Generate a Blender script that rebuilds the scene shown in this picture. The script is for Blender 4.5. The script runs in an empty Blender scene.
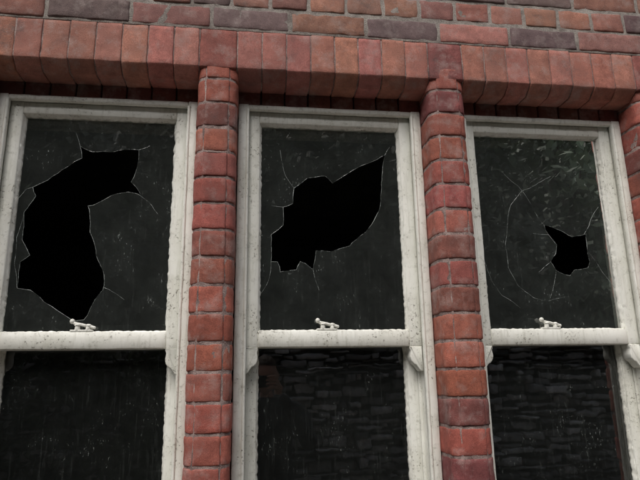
import bpy, bmesh, math, random
import numpy as np
from mathutils import Vector, Matrix, noise, geometry
random.seed(7)
scene=bpy.context.scene
COL=scene.collection

# ------------------------------------------------------------------ helpers
class MB:
    """mesh builder collecting verts/faces/colours"""
    def __init__(s): s.v=[];s.f=[];s.c=[];s.m=[]
    def add(s,vs,fs,col=(1,1,1),mi=0):
        o=len(s.v); s.v+=vs; s.c+=[col]*len(vs)
        for f in fs: s.f.append(tuple(i+o for i in f)); s.m.append(mi)
    def obj(s,name,mats,parent=None,smooth=True):
        me=bpy.data.meshes.new(name); me.from_pydata([tuple(p) for p in s.v],[],s.f)
        for m in mats: me.materials.append(m)
        me.polygons.foreach_set('material_index',s.m)
        me.polygons.foreach_set('use_smooth',[smooth]*len(s.f))
        a=me.color_attributes.new('bcol','FLOAT_COLOR','POINT')
        a.data.foreach_set('color',[x for c in s.c for x in (c[0],c[1],c[2],1.0)])
        bm=bmesh.new(); bm.from_mesh(me); bmesh.ops.recalc_face_normals(bm,faces=bm.faces); bm.to_mesh(me); bm.free()
        o=bpy.data.objects.new(name,me); COL.objects.link(o)
        if parent: o.parent=parent
        return o
def empty(name):
    e=bpy.data.objects.new(name,None); COL.objects.link(e); e.empty_display_size=.1; return e

def resample(loop,seg,ch):
    n=len(loop); out=[]
    for i in range(n):
        p0=np.array(loop[i-1]);p=np.array(loop[i]);p1=np.array(loop[(i+1)%n])
        a=p0-p;b=p1-p;la=np.linalg.norm(a);lb=np.linalg.norm(b)
        c=min(ch,la*.4,lb*.4)
        if c>1e-5: out.append(p+a/la*c); out.append(p+b/lb*c)
        else: out.append(p)
    res=[]
    m=len(out)
    for i in range(m):
        p=out[i];q=out[(i+1)%m];L=np.linalg.norm(q-p);k=max(1,int(math.ceil(L/seg-1e-6)))
        for j in range(k): res.append(p+(q-p)*j/k)
    return np.array(res)
def inset(loop,d):
    pv=np.roll(loop,1,0);nx=np.roll(loop,-1,0)
    t=nx-pv;t/=np.maximum(np.linalg.norm(t,axis=1)[:,None],1e-9)
    nrm=np.stack([t[:,1],-t[:,0]],1)
    ar=np.sum(loop[:,0]*np.roll(loop[:,1],-1)-np.roll(loop[:,0],-1)*loop[:,1])
    if ar<0: nrm=-nrm
    return loop-nrm*d
def prism(mb,loop,axis,t0,t1,r=.003,amp=.001,fr=35,seg=.012,col=(1,1,1),ch=.003,mi=0):
    L=resample(loop,seg,ch); n=len(L)
    rings=[(t0,r),(t0+r*.35,r*.35),(t0+r,0)]
    k=max(1,int((t1-t0-2*r)/max(seg,.001)))
    for j in range(1,k): rings.append((t0+r+(t1-t0-2*r)*j/k,0))
    rings+=[(t1-r,0),(t1-r*.35,r*.35),(t1,r)]
    sd=Vector((random.uniform(-50,50),random.uniform(-50,50),random.uniform(-50,50)))
    vs=[]
    for t,d in rings:
        LL=inset(L,d) if d>0 else L
        for a,b in LL:
            p=Vector((a,b,t)) if axis=='z' else (Vector((t,a,b)) if axis=='x' else Vector((a,t,b)))
            if amp>0:
                q=p*fr+sd; nv=noise.noise_vector(q); n2=noise.noise_vector(q*4.3)
                p=p+nv*amp+n2*amp*.45
            vs.append(p)
    fs=[tuple(range(n)),tuple(range(len(vs)-n,len(vs)))]
    for i in range(len(rings)-1):
        for j in range(n):
            fs.append((i*n+j,i*n+(j+1)%n,(i+1)*n+(j+1)%n,(i+1)*n+j))
    mb.add(vs,fs,col,mi)
def rect(a0,a1,b0,b1): return [(a0,b0),(a1,b0),(a1,b1),(a0,b1)]
def box(mb,x0,x1,y0,y1,z0,z1,r=.003,amp=0,seg=9,col=(1,1,1),ch=None,fr=35,mi=0,axis='z'):
    if ch is None: ch=r
    if axis=='z': prism(mb,rect(x0,x1,y0,y1),'z',z0,z1,r,amp,fr,seg,col,ch,mi)
    else: prism(mb,rect(y0,y1,z0,z1),'x',x0,x1,r,amp,fr,seg,col,ch,mi)

# ------------------------------------------------------------------ material helpers
def newmat(name):
    m=bpy.data.materials.new(name); m.use_nodes=True; nt=m.node_tree; nt.nodes.clear()
    out=nt.nodes.new('ShaderNodeOutputMaterial'); return m,nt,out
def N(nt,t,**kw):
    n=nt.nodes.new(t)
    for k,v in kw.items():
        if k in n.inputs: n.inputs[k].default_value=v
        else: setattr(n,k,v)
    return n
def noise_n(nt,scale,detail=4,rough=.6,vec=None,dist=0):
    n=N(nt,'ShaderNodeTexNoise',Scale=scale,Detail=detail,Roughness=rough,Distortion=dist)
    if vec: nt.links.new(vec,n.inputs['Vector'])
    return n.outputs['Fac']
def ramp(nt,fac,p0,p1,c0=(0,0,0,1),c1=(1,1,1,1)):
    r=nt.nodes.new('ShaderNodeValToRGB'); nt.links.new(fac,r.inputs[0])
    e=r.color_ramp.elements; e[0].position=p0;e[1].position=p1;e[0].color=c0;e[1].color=c1
    return r.outputs[0]
def mix(nt,fac,a,b,blend='MIX'):
    n=nt.nodes.new('ShaderNodeMix'); n.data_type='RGBA'; n.blend_type=blend
    for idx,v in ((0,fac),(6,a),(7,b)):
        if isinstance(v,(float,int)): n.inputs[idx].default_value=v
        elif isinstance(v,tuple): n.inputs[idx].default_value=v if len(v)==4 else v+(1,)
        else: nt.links.new(v,n.inputs[idx])
    return n.outputs[2]
def math_n(nt,op,a,b=0.):
    n=nt.nodes.new('ShaderNodeMath'); n.operation=op
    for i,v in enumerate((a,b)):
        if isinstance(v,(float,int)): n.inputs[i].default_value=v
        else: nt.links.new(v,n.inputs[i])
    return n.outputs[0]
def texco(nt,scale=None):
    g=nt.nodes.new('ShaderNodeNewGeometry').outputs['Position']
    if scale:
        m=nt.nodes.new('ShaderNodeMapping'); m.inputs['Scale'].default_value=scale; nt.links.new(g,m.inputs[0]); return m.outputs[0]
    return g
def principled(nt,out,color,rough=.8,bump=None,bdist=.001,bstr=1.0,spec=.3):
    p=nt.nodes.new('ShaderNodeBsdfPrincipled')
    if isinstance(color,tuple): p.inputs['Base Color'].default_value=color if len(color)==4 else color+(1,)
    else: nt.links.new(color,p.inputs['Base Color'])
    if isinstance(rough,(float,int)): p.inputs['Roughness'].default_value=rough
    else: nt.links.new(rough,p.inputs['Roughness'])
    p.inputs['Specular IOR Level'].default_value=spec
    if bump is not None:
        b=nt.nodes.new('ShaderNodeBump'); b.inputs['Distance'].default_value=bdist; b.inputs['Strength'].default_value=bstr
        nt.links.new(bump,b.inputs['Height']); nt.links.new(b.outputs[0],p.inputs['Normal'])
    nt.links.new(p.outputs[0],out.inputs[0]); return p

def brick_mat():
    m,nt,out=newmat('weathered_brick'); P=texco(nt)
    a=N(nt,'ShaderNodeAttribute',attribute_name='bcol').outputs['Color']
    n1=noise_n(nt,34,3,.7,P); n2=noise_n(nt,420,3,.8,P); n3=noise_n(nt,7,2,.6,P)
    c=mix(nt,1.0,a,ramp(nt,n1,.25,.75,(.62,.58,.58,1),(1.24,1.22,1.20,1)),'MULTIPLY')
    c=mix(nt,1.0,c,ramp(nt,n2,.3,.7,(.66,.63,.63,1),(1.25,1.25,1.25,1)),'MULTIPLY')
    soot=math_n(nt,'MULTIPLY',ramp(nt,n3,.48,.68),ramp(nt,n1,.38,.60)); soot=math_n(nt,'MULTIPLY',soot,.7)
    c=mix(nt,soot,c,(.08,.055,.052))
    v=N(nt,'ShaderNodeTexVoronoi',Scale=170.); nt.links.new(P,v.inputs['Vector'])
    sp=ramp(nt,v.outputs['Distance'],.10,.2,(1,1,1,1),(0,0,0,1))
    ns=noise_n(nt,19,3,.7,P)
    sp=math_n(nt,'MULTIPLY',sp,ramp(nt,ns,.50,.60)); sp=math_n(nt,'MULTIPLY',sp,.55)
    c=mix(nt,sp,c,(.52,.47,.44))
    ef=math_n(nt,'MULTIPLY',ramp(nt,ns,.50,.74),.42)
    c=mix(nt,ef,c,(.46,.38,.35))
    principled(nt,out,c,.78,n2,.0018,1.0,.35); return m
def mortar_mat(name,col,dark):
    m,nt,out=newmat(name); P=texco(nt)
    n1=noise_n(nt,22,3,.7,P); n2=noise_n(nt,300,2,.7,P)
    c=mix(nt,ramp(nt,n1,.35,.65),dark,col)
    c=mix(nt,1.0,c,ramp(nt,n2,.3,.7,(.7,.7,.7,1),(1.2,1.2,1.2,1)),'MULTIPLY')
    principled(nt,out,c,.95,n2,.003,1.0,.1); return m
def paint_mat():
    m,nt,out=newmat('weathered_white_paint'); P=texco(nt); PS=texco(nt,(1,1,.10))
    n1=noise_n(nt,8,3,.7,P); n2=noise_n(nt,60,4,.75,P); st=noise_n(nt,110,3,.7,PS)
    c=mix(nt,ramp(nt,n1,.35,.7),(.82,.82,.76),(.70,.695,.62))
    c=mix(nt,math_n(nt,'MULTIPLY',ramp(nt,st,.52,.72),.42),c,(.44,.43,.36))
    c=mix(nt,math_n(nt,'MULTIPLY',ramp(nt,n2,.55,.70),.5),c,(.36,.355,.29))
    fl=math_n(nt,'MULTIPLY',ramp(nt,noise_n(nt,150,4,.8,P),.60,.63),ramp(nt,n1,.47,.58))
    c=mix(nt,math_n(nt,'MULTIPLY',fl,.8),c,(.18,.15,.115))
    h=math_n(nt,'ADD',math_n(nt,'MULTIPLY',n2,.5),math_n(nt,'MULTIPLY',st,.9)); h=math_n(nt,'SUBTRACT',h,math_n(nt,'MULTIPLY',fl,.9))
    principled(nt,out,c,.42,h,.0009,1.0,.4); return m
def glass_mat():
    m,nt,out=newmat('old_dirty_window_glass'); P=texco(nt)
    tr=N(nt,'ShaderNodeBsdfTransparent',Color=(.80,.84,.81,1)); gl=N(nt,'ShaderNodeBsdfGlossy',Roughness=.008)
    gl.inputs['Color'].default_value=(1,1,1,1)
    fr=N(nt,'ShaderNodeFresnel',IOR=1.62)
    b=nt.nodes.new('ShaderNodeBump'); b.inputs['Distance'].default_value=.0004; b.inputs['Strength'].default_value=.5
    nt.links.new(noise_n(nt,9,2,.5,P),b.inputs['Height']); nt.links.new(b.outputs[0],gl.inputs['Normal'])
    f2=math_n(nt,'MULTIPLY',fr.outputs[0],1.8); 
    s1=nt.nodes.new('ShaderNodeMixShader'); nt.links.new(f2,s1.inputs[0]); nt.links.new(tr.outputs[0],s1.inputs[1]); nt.links.new(gl.outputs[0],s1.inputs[2])
    df=N(nt,'ShaderNodeBsdfDiffuse',Color=(.48,.53,.50,1))
    PS=texco(nt,(1,1,.3))
    n6=noise_n(nt,14,4,.75,P)
    # the film is denser on the upper panes than on the lower ones
    sep=nt.nodes.new('ShaderNodeSeparateXYZ'); nt.links.new(P,sep.inputs[0])
    hz=ramp(nt,math_n(nt,'SUBTRACT',sep.outputs['Z'],1.0),.60,.74,(.55,.55,.55,1),(1.25,1.25,1.25,1))
    film=math_n(nt,'MULTIPLY',ramp(nt,n6,.3,.8,(.020,.020,.020,1),(.044,.044,.044,1)),hz)
    sp=math_n(nt,'MULTIPLY',ramp(nt,noise_n(nt,300,3,.8,PS),.62,.68),ramp(nt,n6,.52,.66)); sp=math_n(nt,'MULTIPLY',sp,.5)  # speckles: dirt, plus painted-in specks of reflected light
    PV=texco(nt,(1,1,.05)); ws=math_n(nt,'MULTIPLY',ramp(nt,noise_n(nt,230,2,.7,PV),.58,.75),.03)
    d=math_n(nt,'ADD',math_n(nt,'ADD',film,sp),ws)
    s2=nt.nodes.new('ShaderNodeMixShader'); nt.links.new(d,s2.inputs[0]); nt.links.new(s1.outputs[0],s2.inputs[1]); nt.links.new(df.outputs[0],s2.inputs[2])
    nt.links.new(s2.outputs[0],out.inputs[0]); return m
def crack_mat(name,lo,hi,p0,p1):
    m,nt,out=newmat(name); P=texco(nt)
    tr=N(nt,'ShaderNodeBsdfTransparent'); df=N(nt,'ShaderNodeBsdfPrincipled'); df.inputs['Base Color'].default_value=(.42,.46,.44,1); df.inputs['Roughness'].default_value=.25
    s=nt.nodes.new('ShaderNodeMixShader'); nt.links.new(ramp(nt,noise_n(nt,34,4,.85,P),p0,p1,(lo,lo,lo,1),(hi,hi,hi,1)),s.inputs[0])
    nt.links.new(tr.outputs[0],s.inputs[1]); nt.links.new(df.outputs[0],s.inputs[2]); nt.links.new(s.outputs[0],out.inputs[0]); return m
def simple(name,col,rough=.8,sc=30,var=.35,bd=.002,dark=None,spec=.3):
    m,nt,out=newmat(name); P=texco(nt); n1=noise_n(nt,sc,3,.65,P)
    d=dark or tuple(c*(1-var) for c in col)
    c=mix(nt,ramp(nt,n1,.3,.7),d,col)
    principled(nt,out,c,rough,noise_n(nt,sc*5,2,.6,P),bd,1.0,spec); return m
def attr_mat(name,sc=20,bd=.01,rough=.9,lo=.6,hi=1.25,transl=0):
    m,nt,out=newmat(name); P=texco(nt)
    a=N(nt,'ShaderNodeAttribute',attribute_name='bcol').outputs['Color']
    n1=noise_n(nt,sc,3,.7,P)
    c=mix(nt,1.0,a,ramp(nt,n1,.3,.7,(lo,lo,lo,1),(hi,hi,hi,1)),'MULTIPLY')
    principled(nt,out,c,rough,n1 if bd>0 else None,bd,1.0,.3); return m

M_BR=brick_mat()
M_MW=mortar_mat('lime_mortar',(.42,.38,.34),(.22,.19,.17))
M_MC=mortar_mat('pinkish_mortar',(.44,.34,.31),(.16,.11,.10))
M_PA=paint_mat(); M_GL=glass_mat(); M_CR=crack_mat('fractured_glass_edge',.04,.9,.42,.64); M_CK=crack_mat('hairline_crack',.05,.8,.40,.62)
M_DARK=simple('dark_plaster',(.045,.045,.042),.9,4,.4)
M_ROOM=simple('grimy_room_plaster',(.24,.235,.22),.9,4,.4)
M_STONE=attr_mat('slate_stone',14,.02)
M_LEAF=attr_mat('leaf',3,.0,.6,.7,1.3)
M_BARK=simple('bark',(.10,.08,.06),.95,18,.5,.02)

# ------------------------------------------------------------------ brick columns
PITCH=.638; C0=-.087-PITCH
CX=[C0+PITCH*i for i in range(4)]
G=.0695; ZJ=1.401   # course joint
def jit(c,a=.12,hue=.05):
    k=1+random.uniform(-a,a); return (c[0]*k*(1+random.uniform(-hue,hue)),c[1]*k*(1+random.uniform(-hue*2,hue*2)),c[2]*k*(1+random.uniform(-hue*2,hue*2)))
for ci,cx in enumerate(CX):
    e=empty('brick_column' if ci==0 else 'brick_column.%03d'%ci)
    mb=MB()
    z=ZJ-G*6
    while z<2.43:
        z0=z+.0032; z1=z+G-.0032
        z1=min(z1,2.47)
        dx=random.uniform(-.0015,.0015); dy=random.uniform(-.0015,.0015)
        h=.0535
        half=[(.0295,.0),(.0305,.0048),(.0345,.0046),(.0415,.0075),(.0475,.013),(.0520,.021),(h,.030),(h,.105)]
        lp=[(cx+a+dx,b+dy) for a,b in half]+[(cx-a+dx,b+dy) for a,b in reversed(half)]
        col=jit((.38,.120,.090),.18) if random.random()>.15 else jit((.25,.085,.075),.15)
        prism(mb,lp,'z',z0,z1,.0032,.0019,36,.009,col,.001)
        z+=G
    mb.obj('bricks',[M_BR],e)
    mm=MB(); h=.0515
    prism(mm,[(cx-.0285,.0027),(cx+.0285,.0027),(cx+.0385,.0088),(cx+.046,.0150),(cx+h,.030),(cx+h,.104),(cx-h,.104),(cx-h,.030),(cx-.046,.0150),(cx-.0385,.0088)],'z',ZJ-G*6,2.41,.001,.0012,60,.010,(1,1,1),.001)
    mm.obj('mortar',[M_MC],e)
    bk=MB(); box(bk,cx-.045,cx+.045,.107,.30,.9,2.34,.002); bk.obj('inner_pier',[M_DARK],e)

# ------------------------------------------------------------------ lintels (soldier course, moulded soffit)
prof=[(.0,2.521),(.0,2.410),(.0035,2.4065),(.032,2.384),(.036,2.3835),(.089,2.3835),(.089,2.521)]
for wi in range(3):
    e=empty('brick_lintel' if wi==0 else 'brick_lintel.%03d'%wi); mb=MB()
    xa=CX[wi]+.051; xb=CX[wi+1]-.051; nb=8; w=(xb-xa)/nb
    for k in range(nb):
        dy=random.uniform(-.0012,.0012); dz=random.uniform(-.0015,.0015)
        col=jit((.46,.195,.148),.12,.04)
        prism(mb,[(a+dy,b+dz) for a,b in prof],'x',xa+w*k+.0014,xa+w*(k+1)-.0014,.0025,.0015,34,.011,col,.001)
    mb.obj('soldier_bricks',[M_BR],e)
    mm=MB(); prism(mm,[(.0028,2.523),(.0028,2.412),(.006,2.4095),(.033,2.3875),(.087,2.387),(.087,2.523)],'x',xa-.002,xb+.002,.001,.0006,50,.02)
    mm.obj('mortar',[M_MC],e)
    mb=MB(); nb=8
    for k in range(nb): box(mb,xa+w*k+.002,xa+w*(k+1)-.002,.0905,.112,2.345,2.43,.003,.001,.015,jit((.20,.075,.06),.15))  # darker brick colour paints in the shade under the lintel
    mb.obj('shade_toned_inner_order',[M_BR],e)
for ci,cx in enumerate(CX):
    mb=MB(); box(mb,cx-.049,cx+.049,-.001,.088,2.4065,2.521,.003,.0014,.012,jit((.32,.11,.088),.08))
    o=mb.obj('brick_springer' if ci==0 else 'brick_springer.%03d'%ci,[M_BR])

# ------------------------------------------------------------------ main brick wall
e=empty('brick_wall'); mb=MB()
WG=.0705
def wcol():
    r=random.random()
    if r<.50: return jit((.36,.175,.135),.20,.06)
    if r<.70: return jit((.44,.21,.155),.12)
    if r<.87: return jit((.19,.13,.125),.25,.05)
    return jit((.28,.19,.16),.15)
def course(z,kind,xa,xb,ph,hero):
    pitch=.2155 if kind==0 else .1078
    k=math.floor((xa-ph)/pitch); x=ph+k*pitch
    while x<xb:
        a=max(x+.004+random.uniform(-.001,.001),xa); b=min(x+pitch-.004+random.uniform(-.001,.001),xb)
        if b-a>.025:
            dy=random.uniform(-.0018,.0018); dz=random.uniform(-.0012,.0012)
            hr=hero and -1.0<x<1.9
            box(mb,a,b,dy,.10,z+.0045+dz,z+WG-.0045+dz,.004,.0027 if hr else .0012,.012 if hr else .11,wcol(),.0035,fr=30)
        x+=pitch
z=2.525; r=0
while z<3.9:
    course(z,r%2,-3.2,3.9,-.323 if r%2==0 else -.055,z<2.85); z+=WG; r+=1
XL=CX[0]-.056; XR=CX[3]+.056
z=2.525-WG; r=1
while z>-.02:
    if z>.92:
        course(z,r%2,-3.2,XL,-.323 if r%2==0 else -.055,False); course(z,r%2,XR,3.9,-.323 if r%2==0 else -.055,False)
    else: course(z,r%2,-3.2,3.9,-.323 if r%2==0 else -.055,False)
    z-=WG; r+=1
mb.obj('bricks',[M_BR],e)
mm=MB()
box(mm,-3.2,3.9,.0030,.32,2.5235,3.9,.001,.0,.05)
box(mm,-3.2,XL-.003,.0045,.32,0,2.5225,.001)
box(mm,XR+.003,3.9,.0045,.32,0,2.5225,.001)
box(mm,XL-.0025,XR+.0025,.0045,.32,0,.96,.001)
box(mm,XL-.0025,XR+.0025,.114,.32,2.345,2.5225,.001)
mm.obj('mortar_core',[M_MW],e)
mb=MB(); prism(mb,[(-.05,.93),(-.05,.985),(.10,1.0),(.32,1.0),(.32,.93)],'x',XL+.001,XR-.001,.004,.001,20,.05,(.4,.38,.34)); mb.obj('window_sill',[simple('sandstone',(.36,.33,.28),.9,20)])

# ------------------------------------------------------------------ broken glass data (mm on each pane, from pane centre / z-2.0)
LH=[(-54,220),(-22,204),(36,206),(102,214),(100,161),(87,120),(116,81),(81,91),(40,81),(5,58),(-20,49),(-9,-23),(11,-85),(35,-138),(35,-177),(11,-216),(-6,-254),(-30,-257),(-66,-234),(-107,-208),(-143,-178),(-175,-173),(-175,-105),(-153,-87),(-176,-47),(-179,29),(-154,74),(-164,98),(-128,119),(-95,149),(-66,173),(-46,185)]
MH=[(-169,-22),(-136,6),(-136,58),(-108,70),(-105,115),(-67,146),(-15,154),(6,133),(57,168),(105,195),(163,225),(151,147),(145,86),(131,41),(98,-9),(51,-50),(-5,-68),(-45,-66),(-54,-119),(-89,-97),(-100,-120),(-144,-126),(-152,-98),(-169,-98)]
RH=[(-1,21),(47,6),(83,-14),(129,-4),(130,-89),(121,-107),(79,-113),(61,-131),(20,-114),(7,-90),(25,-66),(32,-39),(10,-9)]
CL=[[(-163,98),(-180,92),(-200,61)],[(102,214),(131,227)],[(115,80),(145,55),(163,30)],[(37,-171),(91,-203)],[(-179,29),(-190,-40),(-188,-110),(-175,-173)],[(-54,219),(-66,255)]]
CM=[[(-169,-98),(-176,-151),(-199,-190)],[(-54,-119),(-38,-175)],[(163,225),(180,252)],[(-136,58),(-168,62)],[(-105,115),(-130,152),(-145,230)]]
CRR=[[(47,180),(20,166),(-3,153),(-59,126),(-99,81),(-114,30),(-128,-39),(-126,-108),(-103,-159),(-59,-195),(-13,-204),(42,-192)],[(-200,-5),(-195,-90),(-173,-159),(-153,-189),(-100,-225)],[(-1,21),(-34,81),(-70,141),(-113,180)],[(20,-114),(-13,-204)],[(122,-6),(142,21),(181,81)],[(7,-90),(-35,-122)],[(130,-60),(165,-120),(200,-170)],[(10,-9),(-40,-5)]]
def mm2(l): return [Vector((a/1000,2.0+b/1000)) for a,b in l]
def roughen(pts,closed,bow=.05,seg=.012,j=.0008,sd=0):
    out=[];n=len(pts); rr=random.Random(sd)
    for i in range(n if closed else n-1):
        p=pts[i];q=pts[(i+1)%n];L=(q-p).length;k=max(1,int(L/seg)); nr=Vector((-(q-p).y,(q-p).x)); bw=rr.uniform(-bow,bow)
        for t in range(k):
            u=t/k; a=p+(q-p)*u+nr*bw*4*u*(1-u)
            if t: a=a+Vector((rr.uniform(-j,j),rr.uniform(-j,j)))
            out.append(a)
    if not closed: out.append(pts[-1])
    return out
def tube(mb,pts,r,closed,ns=5):
    n=len(pts); vs=[];fs=[]
    for i,p in enumerate(pts):
        a=pts[i-1] if (i>0 or closed) else p; b=pts[(i+1)%n] if (i<n-1 or closed) else p
        t=(b-a).normalized(); nx=Vector((-t.z,0,t.x))
        rr=r*(.4+1.0*random.random())
        for k in range(ns):
            an=2*math.pi*k/ns; vs.append(p+nx*math.cos(an)*rr+Vector((0,1,0))*math.sin(an)*rr)
    m=n if closed else n-1
    for i in range(m):
        for k in range(ns): fs.append((i*ns+k,i*ns+(k+1)%ns,((i+1)%n)*ns+(k+1)%ns,((i+1)%n)*ns+k))
    mb.add(vs,fs)

def fastener(parent,x,z,y):
    """fitch fastener: plate, pivot post, curved lever with ball knob, catch"""
    bm=bmesh.new()
    def cyl(c,r1,r2,h,rot=None,seg=16):
        M=Matrix.Translation(c)@(rot or Matrix.Identity(4)); bmesh.ops.create_cone(bm,cap_ends=True,segments=seg,radius1=r1,radius2=r2,depth=h,matrix=M)
    def bx(c,s):
        bmesh.ops.create_cube(bm,size=1,matrix=Matrix.Translation(c)@Matrix.Diagonal((s[0],s[1],s[2],1)))
    def ball(c,r,s=(1,1,1)):
        bmesh.ops.create_uvsphere(bm,u_segments=14,v_segments=10,radius=r,matrix=Matrix.Translation(c)@Matrix.Diagonal((s[0],s[1],s[2],1)))
    bx((.004,0,.002),(.060,.013,.005)); 
    cyl((-.008,0,.009),.0074,.0062,.014); cyl((-.008,0,.018),.0088,.0066,.005)
    cyl((.020,0,.008),.0070,.005,.012); ball((.021,0,.015),.0065,(1.3,.9,.8))
    pts=[(-.022,.026),(-.017,.022),(-.008,.020),(.004,.018),(.018,.014),(.030,.012),(.037,.010)]
    for i in range(len(pts)-1):
        a=Vector((pts[i][0],0,pts[i][1]));b=Vector((pts[i+1][0],0,pts[i+1][1])); d=b-a
        cyl((a+b)/2,.0041,.0041,d.length*1.15,d.to_track_quat('Z','Y').to_matrix().to_4x4(),10)
        ball(b,.0041)
    ball((-.023,0,.027),.0068); 
    me=bpy.data.meshes.new('sash_fastener'); bm.to_mesh(me); bm.free(); me.materials.append(M_PA)
    for p in me.polygons: p.use_smooth=True
    o=bpy.data.objects.new('sash_fastener',me); COL.objects.link(o); o.parent=parent; o.location=(x,y,z); o.scale=(.9,1,.95)
    bv=o.modifiers.new('b','BEVEL'); bv.width=.0008; bv.segments=2; bv.limit_method='ANGLE'

# ------------------------------------------------------------------ sash windows
def window(idx,hole,cracks,fx):
    cx=(CX[idx]+CX[idx+1])/2; e=empty('sash_window' if idx==0 else 'sash_window.%03d'%idx)
    xl=CX[idx]+.055; xr=CX[idx+1]-.055; gh=.2035
    A=.0009
    fr=MB()
    yF=.088
    lw=xr-xl
    li=.029
    def v(mb,a,b,y0,y1,z0,z1,r=.003,amp=A): box(mb,a,b,y0,y1,z0,z1,r,amp,.022,fr=30)
    def hbar(mb,a,b,y0,y1,z0,z1,r=.003,amp=A): prism(mb,rect(y0,y1,z0,z1),'x',a,b,r,amp,30,.022,(1,1,1),r)
    v(fr,xl,xl+li,yF,yF+.018,.99,2.349); v(fr,xr-li,xr,yF,yF+.018,.99,2.349)
    v(fr,xl+.001,xl+li-.006,yF+.0165,.215,.99,2.348); v(fr,xr-li+.006,xr-.001,yF+.0165,.215,.99,2.348)
    hbar(fr,xl+li-.001,xr-li+.001,yF+.001,yF+.018,2.333,2.3485)
    hbar(fr,xl+li-.008,xr-li+.008,yF+.017,.215,2.339,2.349)
    v(fr,xl+li-.0065,xl+li+.0015,yF-.003,yF+.012,.99,2.335,.002); v(fr,xr-li-.0015,xr-li+.0065,yF-.003,yF+.012,.99,2.335,.002)
    v(fr,xl+li-.008,xl+li+.002,.1495,.1515,.99,2.34,.0005,0); v(fr,xr-li-.002,xr-li+.008,.1495,.1515,.99,2.34,.0005,0)
    fr.obj('box_frame',[M_PA],e)
    up=MB(); ya,yb=.109,.147; sl=xl+li-.003; sr=xr-li+.003; gl_=cx-gh; gr=cx+gh
    zt=2.3375; gz1=2.303; gz0=1.7145; zb=1.671
    v(up,sl,gl_+.001,ya,yb,zb-.001,zt); v(up,gr-.001,sr,ya,yb,zb-.001,zt)
    hbar(up,gl_,gr,ya+.0008,yb,gz1-.001,zt-.001); 
    hbar(up,gl_,gr,ya-.0008,yb,zb,gz0+.0005)
    pw=.0065
    def putty(mb,lp,ax,a,b): prism(mb,lp,ax,a,b,.001,.0028,95,.006,(1,1,1),.0)
    putty(up,[(gl_-.001,ya+.003),(gl_-.001,.1275),(gl_+pw,.1275)],'z',gz0,gz1)
    putty(up,[(gr+.001,ya+.003),(gr+.001,.1275),(gr-pw,.1275)],'z',gz0,gz1)
    putty(up,[(ya+.003,gz1+.001),(.1275,gz1+.001),(.1275,gz1-pw)],'x',gl_,gr)
    putty(up,[(ya+.003,gz0-.001),(.1275,gz0-.001),(.1275,gz0+.003)],'x',gl_,gr)
    def horn(xa,xb,sgn):
        w=xb-xa; prf=[(0,0),(1,0),(1,-.006),(.93,-.012),(.97,-.020),(1.0,-.028),(.93,-.038),(.74,-.046),(.55,-.049),(.42,-.055),(.30,-.062),(.12,-.066),(0,-.064)]
        lp=[((xa+w*a) if sgn>0 else (xb-w*a), zb+b) for a,b in prf]
        prism(up,lp,'y',ya-.001,yb-.002,.0025,.0005,30,.010,(1,1,1),.001)
    horn(sl+.001,gl_+.001,1); horn(gr-.001,sr-.001,-1)
    up.obj('upper_sash',[M_PA],e)
    lo=MB(); ya2,yb2=.1525,.190
    v(lo,sl,gl_-.001,ya2,yb2,1.003,1.712); v(lo,gr+.001,sr,ya2,yb2,1.003,1.712)
    hbar(lo,gl_-.002,gr+.002,ya2+.001,yb2,1.672,1.7115); hbar(lo,gl_-.002,gr+.002,ya2+.001,yb2,1.004,1.075)
    putty(lo,[(gl_-.002,ya2+.003),(gl_-.002,.171),(gl_+pw-.002,.171)],'z',1.07,1.675)
    putty(lo,[(gr+.002,ya2+.003),(gr+.002,.171),(gr-pw+.002,.171)],'z',1.07,1.675)
    lo.obj('lower_sash',[M_PA],e)
    g=MB(); y=.1715; g.add([Vector((gl_-.004,y,1.07)),Vector((gr+.004,y,1.07)),Vector((gr+.004,y,1.676)),Vector((gl_-.004,y,1.676))],[(0,1,2,3)]); g.obj('lower_pane',[M_GL],e,False)
    hl=roughen(mm2(hole),True,.06,.012,.0011,idx+3)
    o4=[Vector((-gh-.004,1.7105)),Vector((gh+.004,1.7105)),Vector((gh+.004,2.307)),Vector((-gh-.004,2.307))]
    outer=o4
    tri=geometry.tessellate_polygon([[Vector((p.x,p.y,0)) for p in outer],[Vector((p.x,p.y,0)) for p in hl]])
    allp=outer+hl
    g=MB(); y=.128; g.add([Vector((cx+p.x,y,p.y)) for p in allp],[tuple(t) for t in tri]); g.obj('broken_upper_pane',[M_GL],e,False)
    cr=MB(); tube(cr,[Vector((cx+p.x,y,p.y)) for p in hl],.00065,True); cr.obj('fracture_edges',[M_CR],e)
    cr=MB()
    for i,c in enumerate(cracks):
        tube(cr,[Vector((cx+p.x,y-.0006,p.y)) for p in roughen(mm2(c),False,.05,.012,.0006,i+20)],.00045,False,4)
    cr.obj('hairline_cracks',[M_CK],e)
    fastener(e,fx,1.7155,.1155)
window(0,LH,CL,-.415); window(1,MH,CM,.208); window(2,RH,CRR,.842)

# ------------------------------------------------------------------ dark room behind
e=empty('interior_room'); mb=MB()
box(mb,-2.6,3.2,4.3,4.4,0,3.0,.001); box(mb,-2.7,-2.6,.325,4.4,0,3.0,.001); box(mb,3.2,3.3,.325,4.4,0,3.0,.001)
box(mb,-2.7,3.3,.325,4.4,2.9,3.05,.001); box(mb,-2.7,3.3,.325,4.4,-.02,.10,.001)
mb.obj('walls',[M_ROOM],e)
mb=MB(); mt=simple('old_door_paint',(.6,.6,.56),.7,10)
box(mb,-1.55,-.75,4.25,4.297,.1,2.1,.003)
for (a,b,c,d) in [(-1.47,-1.19,.25,.95),(-1.11,-.83,.25,.95),(-1.47,-1.19,1.1,1.95),(-1.11,-.83,1.1,1.95)]:
    box(mb,a,b,4.235,4.249,c,d,.006)
mb.obj('door',[mt],e)

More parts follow.
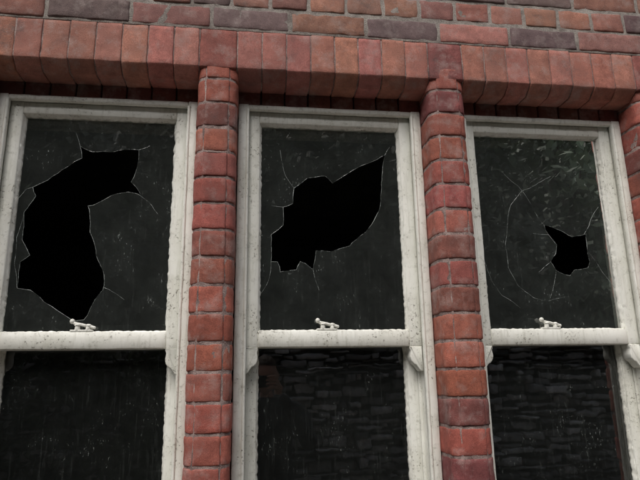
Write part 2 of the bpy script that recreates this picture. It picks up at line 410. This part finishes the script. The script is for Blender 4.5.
# ------------------------------------------------------------------ ground and added sky-blocking bank
mb=MB(); mb.add([Vector((-120,-120,0)),Vector((120,-120,0)),Vector((120,120,0)),Vector((-120,120,0))],[(0,1,2,3)])
mg=simple('mossy_gravel',(.18,.175,.15),.95,6,.5,.01); mb.obj('ground',[mg],None,False)
mb=MB(); nx,ny=70,24; vs=[];fs=[]
for j in range(ny+1):
    for i in range(nx+1):
        x=-45+90*i/nx; y=-10-j*.75; h=13*(1-math.cos(min(1,j/14)*math.pi))/2; p=Vector((x,y,h))
        n_=noise.noise_vector(p*.35)*1.4*min(1,j/3); vs.append(p+n_-Vector((0,0,.05 if j==0 else 0)))
for j in range(ny):
    for i in range(nx): a=j*(nx+1)+i; fs.append((a,a+1,a+nx+2,a+nx+1))
mb.add(vs,fs,(.055,.062,.045)); mb.obj('sky_blocking_hillside',[attr_mat('sky_blocking_undergrowth',1.3,.3,.95,.3,1.8)],None)  # unseen hillside, added to darken the sky reflections in the panes

# ------------------------------------------------------------------ dry stone wall behind the photographer
mb=MB(); z=0
rs=random.Random(5)
while z<1.95:
    h=rs.choice([.04,.05,.07,.08,.10,.13]); x=-3+rs.uniform(0,.2)
    while x<7:
        w=rs.uniform(.10,.46)*(1 if h<.09 else .75); g=rs.choice([.16,.24,.34,.44,.52])*rs.uniform(.85,1.15)
        if rs.random()<.06: g=.8
        y=-5.2+rs.uniform(-.09,.09); hh=h*rs.uniform(.45,.95); wv=.05*math.sin(x*1.7+z*2)+.03*math.sin(x*4.1+z*5)+rs.uniform(-.01,.01)
        box(mb,x+.012,x+w-.012,y-.3,y,z+.008+wv,z+hh+wv,.014,.020,.05,(g,g*.98,g*.93),.012,fr=13)
        x+=w
    z+=h
mb.obj('dry_stone_wall',[M_STONE],None)
mb=MB(); box(mb,-3,7,-5.6,-5.32,0,1.9,.01); o=mb.obj('wall_core',[M_DARK]); o.parent=bpy.data.objects['dry_stone_wall']

# ------------------------------------------------------------------ trees
def tree(i,x,y,H,R,seed):
    rs=random.Random(seed); e=empty('tree' if i==0 else 'tree.%03d'%i)
    tb=MB(); lf=MB()
    def limb(p,q,r0,r1,n=6):
        pts=[p+(q-p)*k/n+Vector((rs.uniform(-1,1),rs.uniform(-1,1),0))*.04*(q-p).length*(0<k<n) for k in range(n+1)]
        vs=[];fs=[]
        d=(q-p).normalized(); a=d.orthogonal().normalized(); b=d.cross(a)
        for k,c in enumerate(pts):
            r=r0+(r1-r0)*k/n
            for s in range(8): vs.append(c+(a*math.cos(s*math.pi/4)+b*math.sin(s*math.pi/4))*r)
        for k in range(n):
            for s in range(8): fs.append((k*8+s,k*8+(s+1)%8,(k+1)*8+(s+1)%8,(k+1)*8+s))
        tb.add(vs,fs)
    base=Vector((x,y,0)); top=Vector((x+rs.uniform(-.4,.4),y,H*.85)); limb(base,top,.22,.05,10)
    cl=[]
    for k in range(24):
        u=rs.uniform(.18,.95); an=rs.uniform(0,6.28); p=base+(top-base)*u; rr=R*(1-.55*abs(u-.5))*rs.uniform(.6,1.1)
        q=p+Vector((math.cos(an)*rr,math.sin(an)*rr,rs.uniform(0,.9))); limb(p,q,.06,.012,5); cl.append((q,rs.uniform(.6,1.1))); cl.append((p+(q-p)*.55,rs.uniform(.5,.9)))
    for q,r in cl:
        sh=rs.uniform(.6,1.4)
        for k in range(230):
            d=Vector((rs.gauss(0,1),rs.gauss(0,1),rs.gauss(0,.7))); d=d.normalized()*r*rs.random()**.45
            c=q+d; a=Vector((rs.gauss(0,1),rs.gauss(0,1),rs.gauss(0,1))).normalized(); b=a.orthogonal().normalized(); s=rs.uniform(.05,.10); L=s*1.5
            g=sh*rs.uniform(.7,1.3)
            lf.add([c-a*L,c+b*s*.6,c+a*L,c-b*s*.6],[(0,1,2,3)],(.066*g,.088*g,.050*g))
    tb.obj('trunk_and_limbs',[M_BARK],e); lf.obj('crown',[M_LEAF],e,False)
tree(0,-4.2,-8.2,6.8,2.4,1); tree(1,-.6,-8.8,7.2,2.6,2); tree(2,2.8,-8.4,6.8,2.5,3); tree(3,6.6,-8.9,7.4,2.6,4); tree(4,10.5,-8.8,7.2,2.6,9)

mb=MB(); rs=random.Random(11)
for k in range(11000):
    c=Vector((rs.uniform(-7,-.6),-4.9+rs.uniform(-.6,.25),rs.uniform(0,2.2+.25*math.sin(k)))); a=Vector((rs.gauss(0,1),rs.gauss(0,1),rs.gauss(0,1))).normalized(); b=a.orthogonal().normalized(); s=rs.uniform(.03,.055)
    g=rs.uniform(.6,1.3); mb.add([c-a*s*1.4,c+b*s*.7,c+a*s*1.4,c-b*s*.7],[(0,1,2,3)],(.04*g,.055*g,.028*g))
mb.obj('hedge',[M_LEAF],None,False)

# ------------------------------------------------------------------ photographer and phone (seen reflected)
Rw=Matrix(((.99158,.01506,.12858),(-.12848,.23634,.96314),(-.01589,-.97155,.23629)))
right=Vector((Rw[0][0],Rw[1][0],Rw[2][0])); down=Vector((Rw[0][1],Rw[1][1],Rw[2][1])); fwd=Vector((Rw[0][2],Rw[1][2],Rw[2][2]))
CAM=Vector((0,-1.36,1.6))
MC=Matrix(((right.x,-down.x,-fwd.x,CAM.x),(right.y,-down.y,-fwd.y,CAM.y),(right.z,-down.z,-fwd.z,CAM.z),(0,0,0,1)))
pl=lambda a,b,c: CAM+right*a-down*b-fwd*c
t=MB(); prism(t,rect(-.012,.126,-.058,.010),'z',.006,.014,.002,0,1,1,(1,1,1),.008)
t.v=[pl(p[0],p[1],p[2]) for p in t.v]; phone=t.obj('smartphone',[simple('black_phone_case',(.02,.02,.022),.35,30,.2,.0001)])
body=empty('photographer')
M_CO=simple('dark_coat',(.030,.032,.040),.85,25,.3); M_SK=simple('skin',(.50,.32,.24),.55,40,.12,.0005); M_TR=simple('dark_jeans',(.03,.035,.055),.9,40,.3); M_HA=simple('brown_hair',(.06,.04,.025),.7,70,.4)
def skin(name,verts,edges,mat,sub=2,root=0):
    me=bpy.data.meshes.new(name); me.from_pydata([v[:3] for v in verts],edges,[]); o=bpy.data.objects.new(name,me); COL.objects.link(o); o.parent=body
    sm=o.modifiers.new('s','SKIN'); sl=me.skin_vertices[0].data
    for i,v in enumerate(verts):
        rr=v[3]; sl[i].radius=rr if isinstance(rr,tuple) else (rr,rr)
    sl[root].use_root=True; sm.use_smooth_shade=True
    s=o.modifiers.new('u','SUBSURF'); s.levels=sub; s.render_levels=sub; me.materials.append(mat); return o
bx,by=.14,-1.90
skin('coat',[(bx,by,.95,(.17,.12)),(bx,by,1.10,(.15,.11)),(bx,by,1.28,(.18,.12)),(bx,by,1.40,(.13,.09)),(bx,by,1.47,.062),
  (bx+.19,by+.01,1.38,.065),(bx+.24,by+.17,1.20,.052),(.195,-1.50,1.50,.034),
  (bx-.19,by,1.38,.065),(bx-.24,by-.02,1.12,.052),(bx-.22,by+.09,.90,.034),(bx,by,.82,(.18,.13))],
  [(0,1),(1,2),(2,3),(3,4),(3,5),(5,6),(6,7),(3,8),(8,9),(9,10),(0,11)],M_CO)
skin('trousers',[(bx,by,.88,(.15,.11)),(bx+.09,by,.80,.088),(bx+.10,by+.02,.47,.060),(bx+.10,by-.01,.09,.045),(bx-.09,by,.80,.088),(bx-.10,by+.02,.47,.060),(bx-.10,by-.01,.09,.045)],[(0,1),(1,2),(2,3),(0,4),(4,5),(5,6)],M_TR)
for s in (-.1,.1):
    skin('shoe',[(bx+s,by-.05,.05,.042),(bx+s,by+.06,.045,.042),(bx+s,by+.17,.035,.035)],[(0,1),(1,2)],M_CO)
def hand(name,w,palm,fings,thumb):
    V=[(*w,.024),(*palm,.027)];E=[(0,1)]
    for f in fings:
        prev=1
        for k,p in enumerate(f): V.append((*p,.0095-.0008*k)); E.append((prev,len(V)-1)); prev=len(V)-1
    prev=0
    for k,p in enumerate(thumb): V.append((*p,.0105-.001*k)); E.append((prev,len(V)-1)); prev=len(V)-1
    skin(name,V,E,M_SK)
fg=[]
for k,(dz,L) in enumerate([(.030,.0),(.010,.006),(-.010,.004),(-.030,-.006)]):
    fg.append([(.160,-1.400,1.565+dz),(.150,-1.372,1.567+dz),(.128-L,-1.362,1.568+dz),(.108-L,-1.366,1.566+dz)])
hand('right_hand',(.190,-1.480,1.515),(.170,-1.435,1.555),fg,[(.165,-1.440,1.53),(.135,-1.425,1.545),(.110,-1.412,1.56)])
fg=[]
lw=(bx-.22,by+.09,.89)
for k,(dy,L) in enumerate([(.030,.0),(.010,.006),(-.010,.003),(-.030,-.008)]):
    fg.append([(lw[0],lw[1]+dy+.01,lw[2]-.09),(lw[0]+.005,lw[1]+dy+.012,lw[2]-.125-L),(lw[0]+.02,lw[1]+dy+.012,lw[2]-.15-L)])
hand('left_hand',lw,(lw[0],lw[1]+.01,lw[2]-.055),fg,[(lw[0]+.012,lw[1]+.04,lw[2]-.04),(lw[0]+.02,lw[1]+.055,lw[2]-.075)])
bm=bmesh.new(); bmesh.ops.create_uvsphere(bm,u_segments=40,v_segments=28,radius=1)
hc=Vector((.12,by+.035,1.60))
for v in bm.verts:
    p=v.co.copy(); x,y,z=p.x*.076,p.y*.095,p.z*.118
    if z<0: k=1-.35*(-z/.118)**1.5; x*=k; y*=(1-.12*(-z/.118))
    if y>0:
        nose=math.exp(-((x/.013)**2))*math.exp(-(((z+.018)/.020)**2)); y+=.024*nose
        brow=math.exp(-((z-.018)/.012)**2)*.004; y+=brow
        for s in (-1,1): y-=.009*math.exp(-(((x-s*.031)/.014)**2))*math.exp(-((z-.002)/.010)**2)
        y+=.006*math.exp(-((x/.022)**2))*math.exp(-(((z+.056)/.006)**2))-.004*math.exp(-((x/.024)**2))*math.exp(-(((z+.050)/.003)**2))
        y+=.008*math.exp(-((x/.02)**2))*math.exp(-(((z+.09)/.016)**2))
    for s in (-1,1): x+=s*.014*math.exp(-((p.x-s)/.12)**2)*math.exp(-((z)/.028)**2)*math.exp(-((y)/.02)**2)
    v.co=hc+Vector((x,y,z))
me=bpy.data.meshes.new('head'); bm.to_mesh(me); bm.free(); me.materials.append(M_SK); [setattr(p,'use_smooth',True) for p in me.polygons]
o=bpy.data.objects.new('head',me); COL.objects.link(o); o.parent=body
bm=bmesh.new(); bmesh.ops.create_uvsphere(bm,u_segments=36,v_segments=24,radius=1)
dl=[]
for v in bm.verts:
    p=v.co; n1=noise.noise(p*6)*.004
    if p.y>.25 and p.z<.45 or p.z<-.55: dl.append(v); continue
    v.co=hc+Vector((p.x*(.086+n1),p.y*(.104+n1)-.006,p.z*(.126+n1)))
bmesh.ops.delete(bm,geom=dl,context='VERTS'); me=bpy.data.meshes.new('hair'); bm.to_mesh(me); bm.free(); me.materials.append(M_HA)
o=bpy.data.objects.new('hair',me); COL.objects.link(o); o.parent=body
skin('neck',[(bx-.01,by,1.43,.055),(.125,by+.01,1.53,.052)],[(0,1)],M_SK)

# ------------------------------------------------------------------ camera
cam=bpy.data.cameras.new('camera'); co=bpy.data.objects.new('camera',cam); COL.objects.link(co); co.matrix_world=MC
cam.sensor_width=36; cam.lens=555/640*36; cam.clip_start=.005; cam.clip_end=500; scene.camera=co

# ------------------------------------------------------------------ light
el,az=math.radians(50),math.radians(205)
w=bpy.data.worlds.new('World'); scene.world=w; w.use_nodes=True; nt=w.node_tree; nt.nodes.clear()
sk=nt.nodes.new('ShaderNodeTexSky'); sk.sky_type='NISHITA'; sk.sun_disc=False; sk.sun_elevation=el; sk.sun_rotation=az; sk.air_density=1.0; sk.dust_density=4
hs=nt.nodes.new('ShaderNodeHueSaturation'); hs.inputs['Saturation'].default_value=.5
bg=nt.nodes.new('ShaderNodeBackground'); bg.inputs[1].default_value=.15; ow=nt.nodes.new('ShaderNodeOutputWorld')
nt.links.new(sk.outputs[0],hs.inputs['Color']); nt.links.new(hs.outputs[0],bg.inputs[0]); nt.links.new(bg.outputs[0],ow.inputs[0])
sd=bpy.data.lights.new('sun','SUN'); sd.energy=1.5; sd.angle=math.radians(40); sd.color=(1,.97,.93)
so=bpy.data.objects.new('sun',sd); COL.objects.link(so)
d=Vector((math.sin(az)*math.cos(el),math.cos(az)*math.cos(el),math.sin(el)))
so.rotation_euler=(-d).to_track_quat('-Z','Y').to_euler()
scene.view_settings.view_transform='Standard'; scene.view_settings.look='None'; scene.view_settings.exposure=0
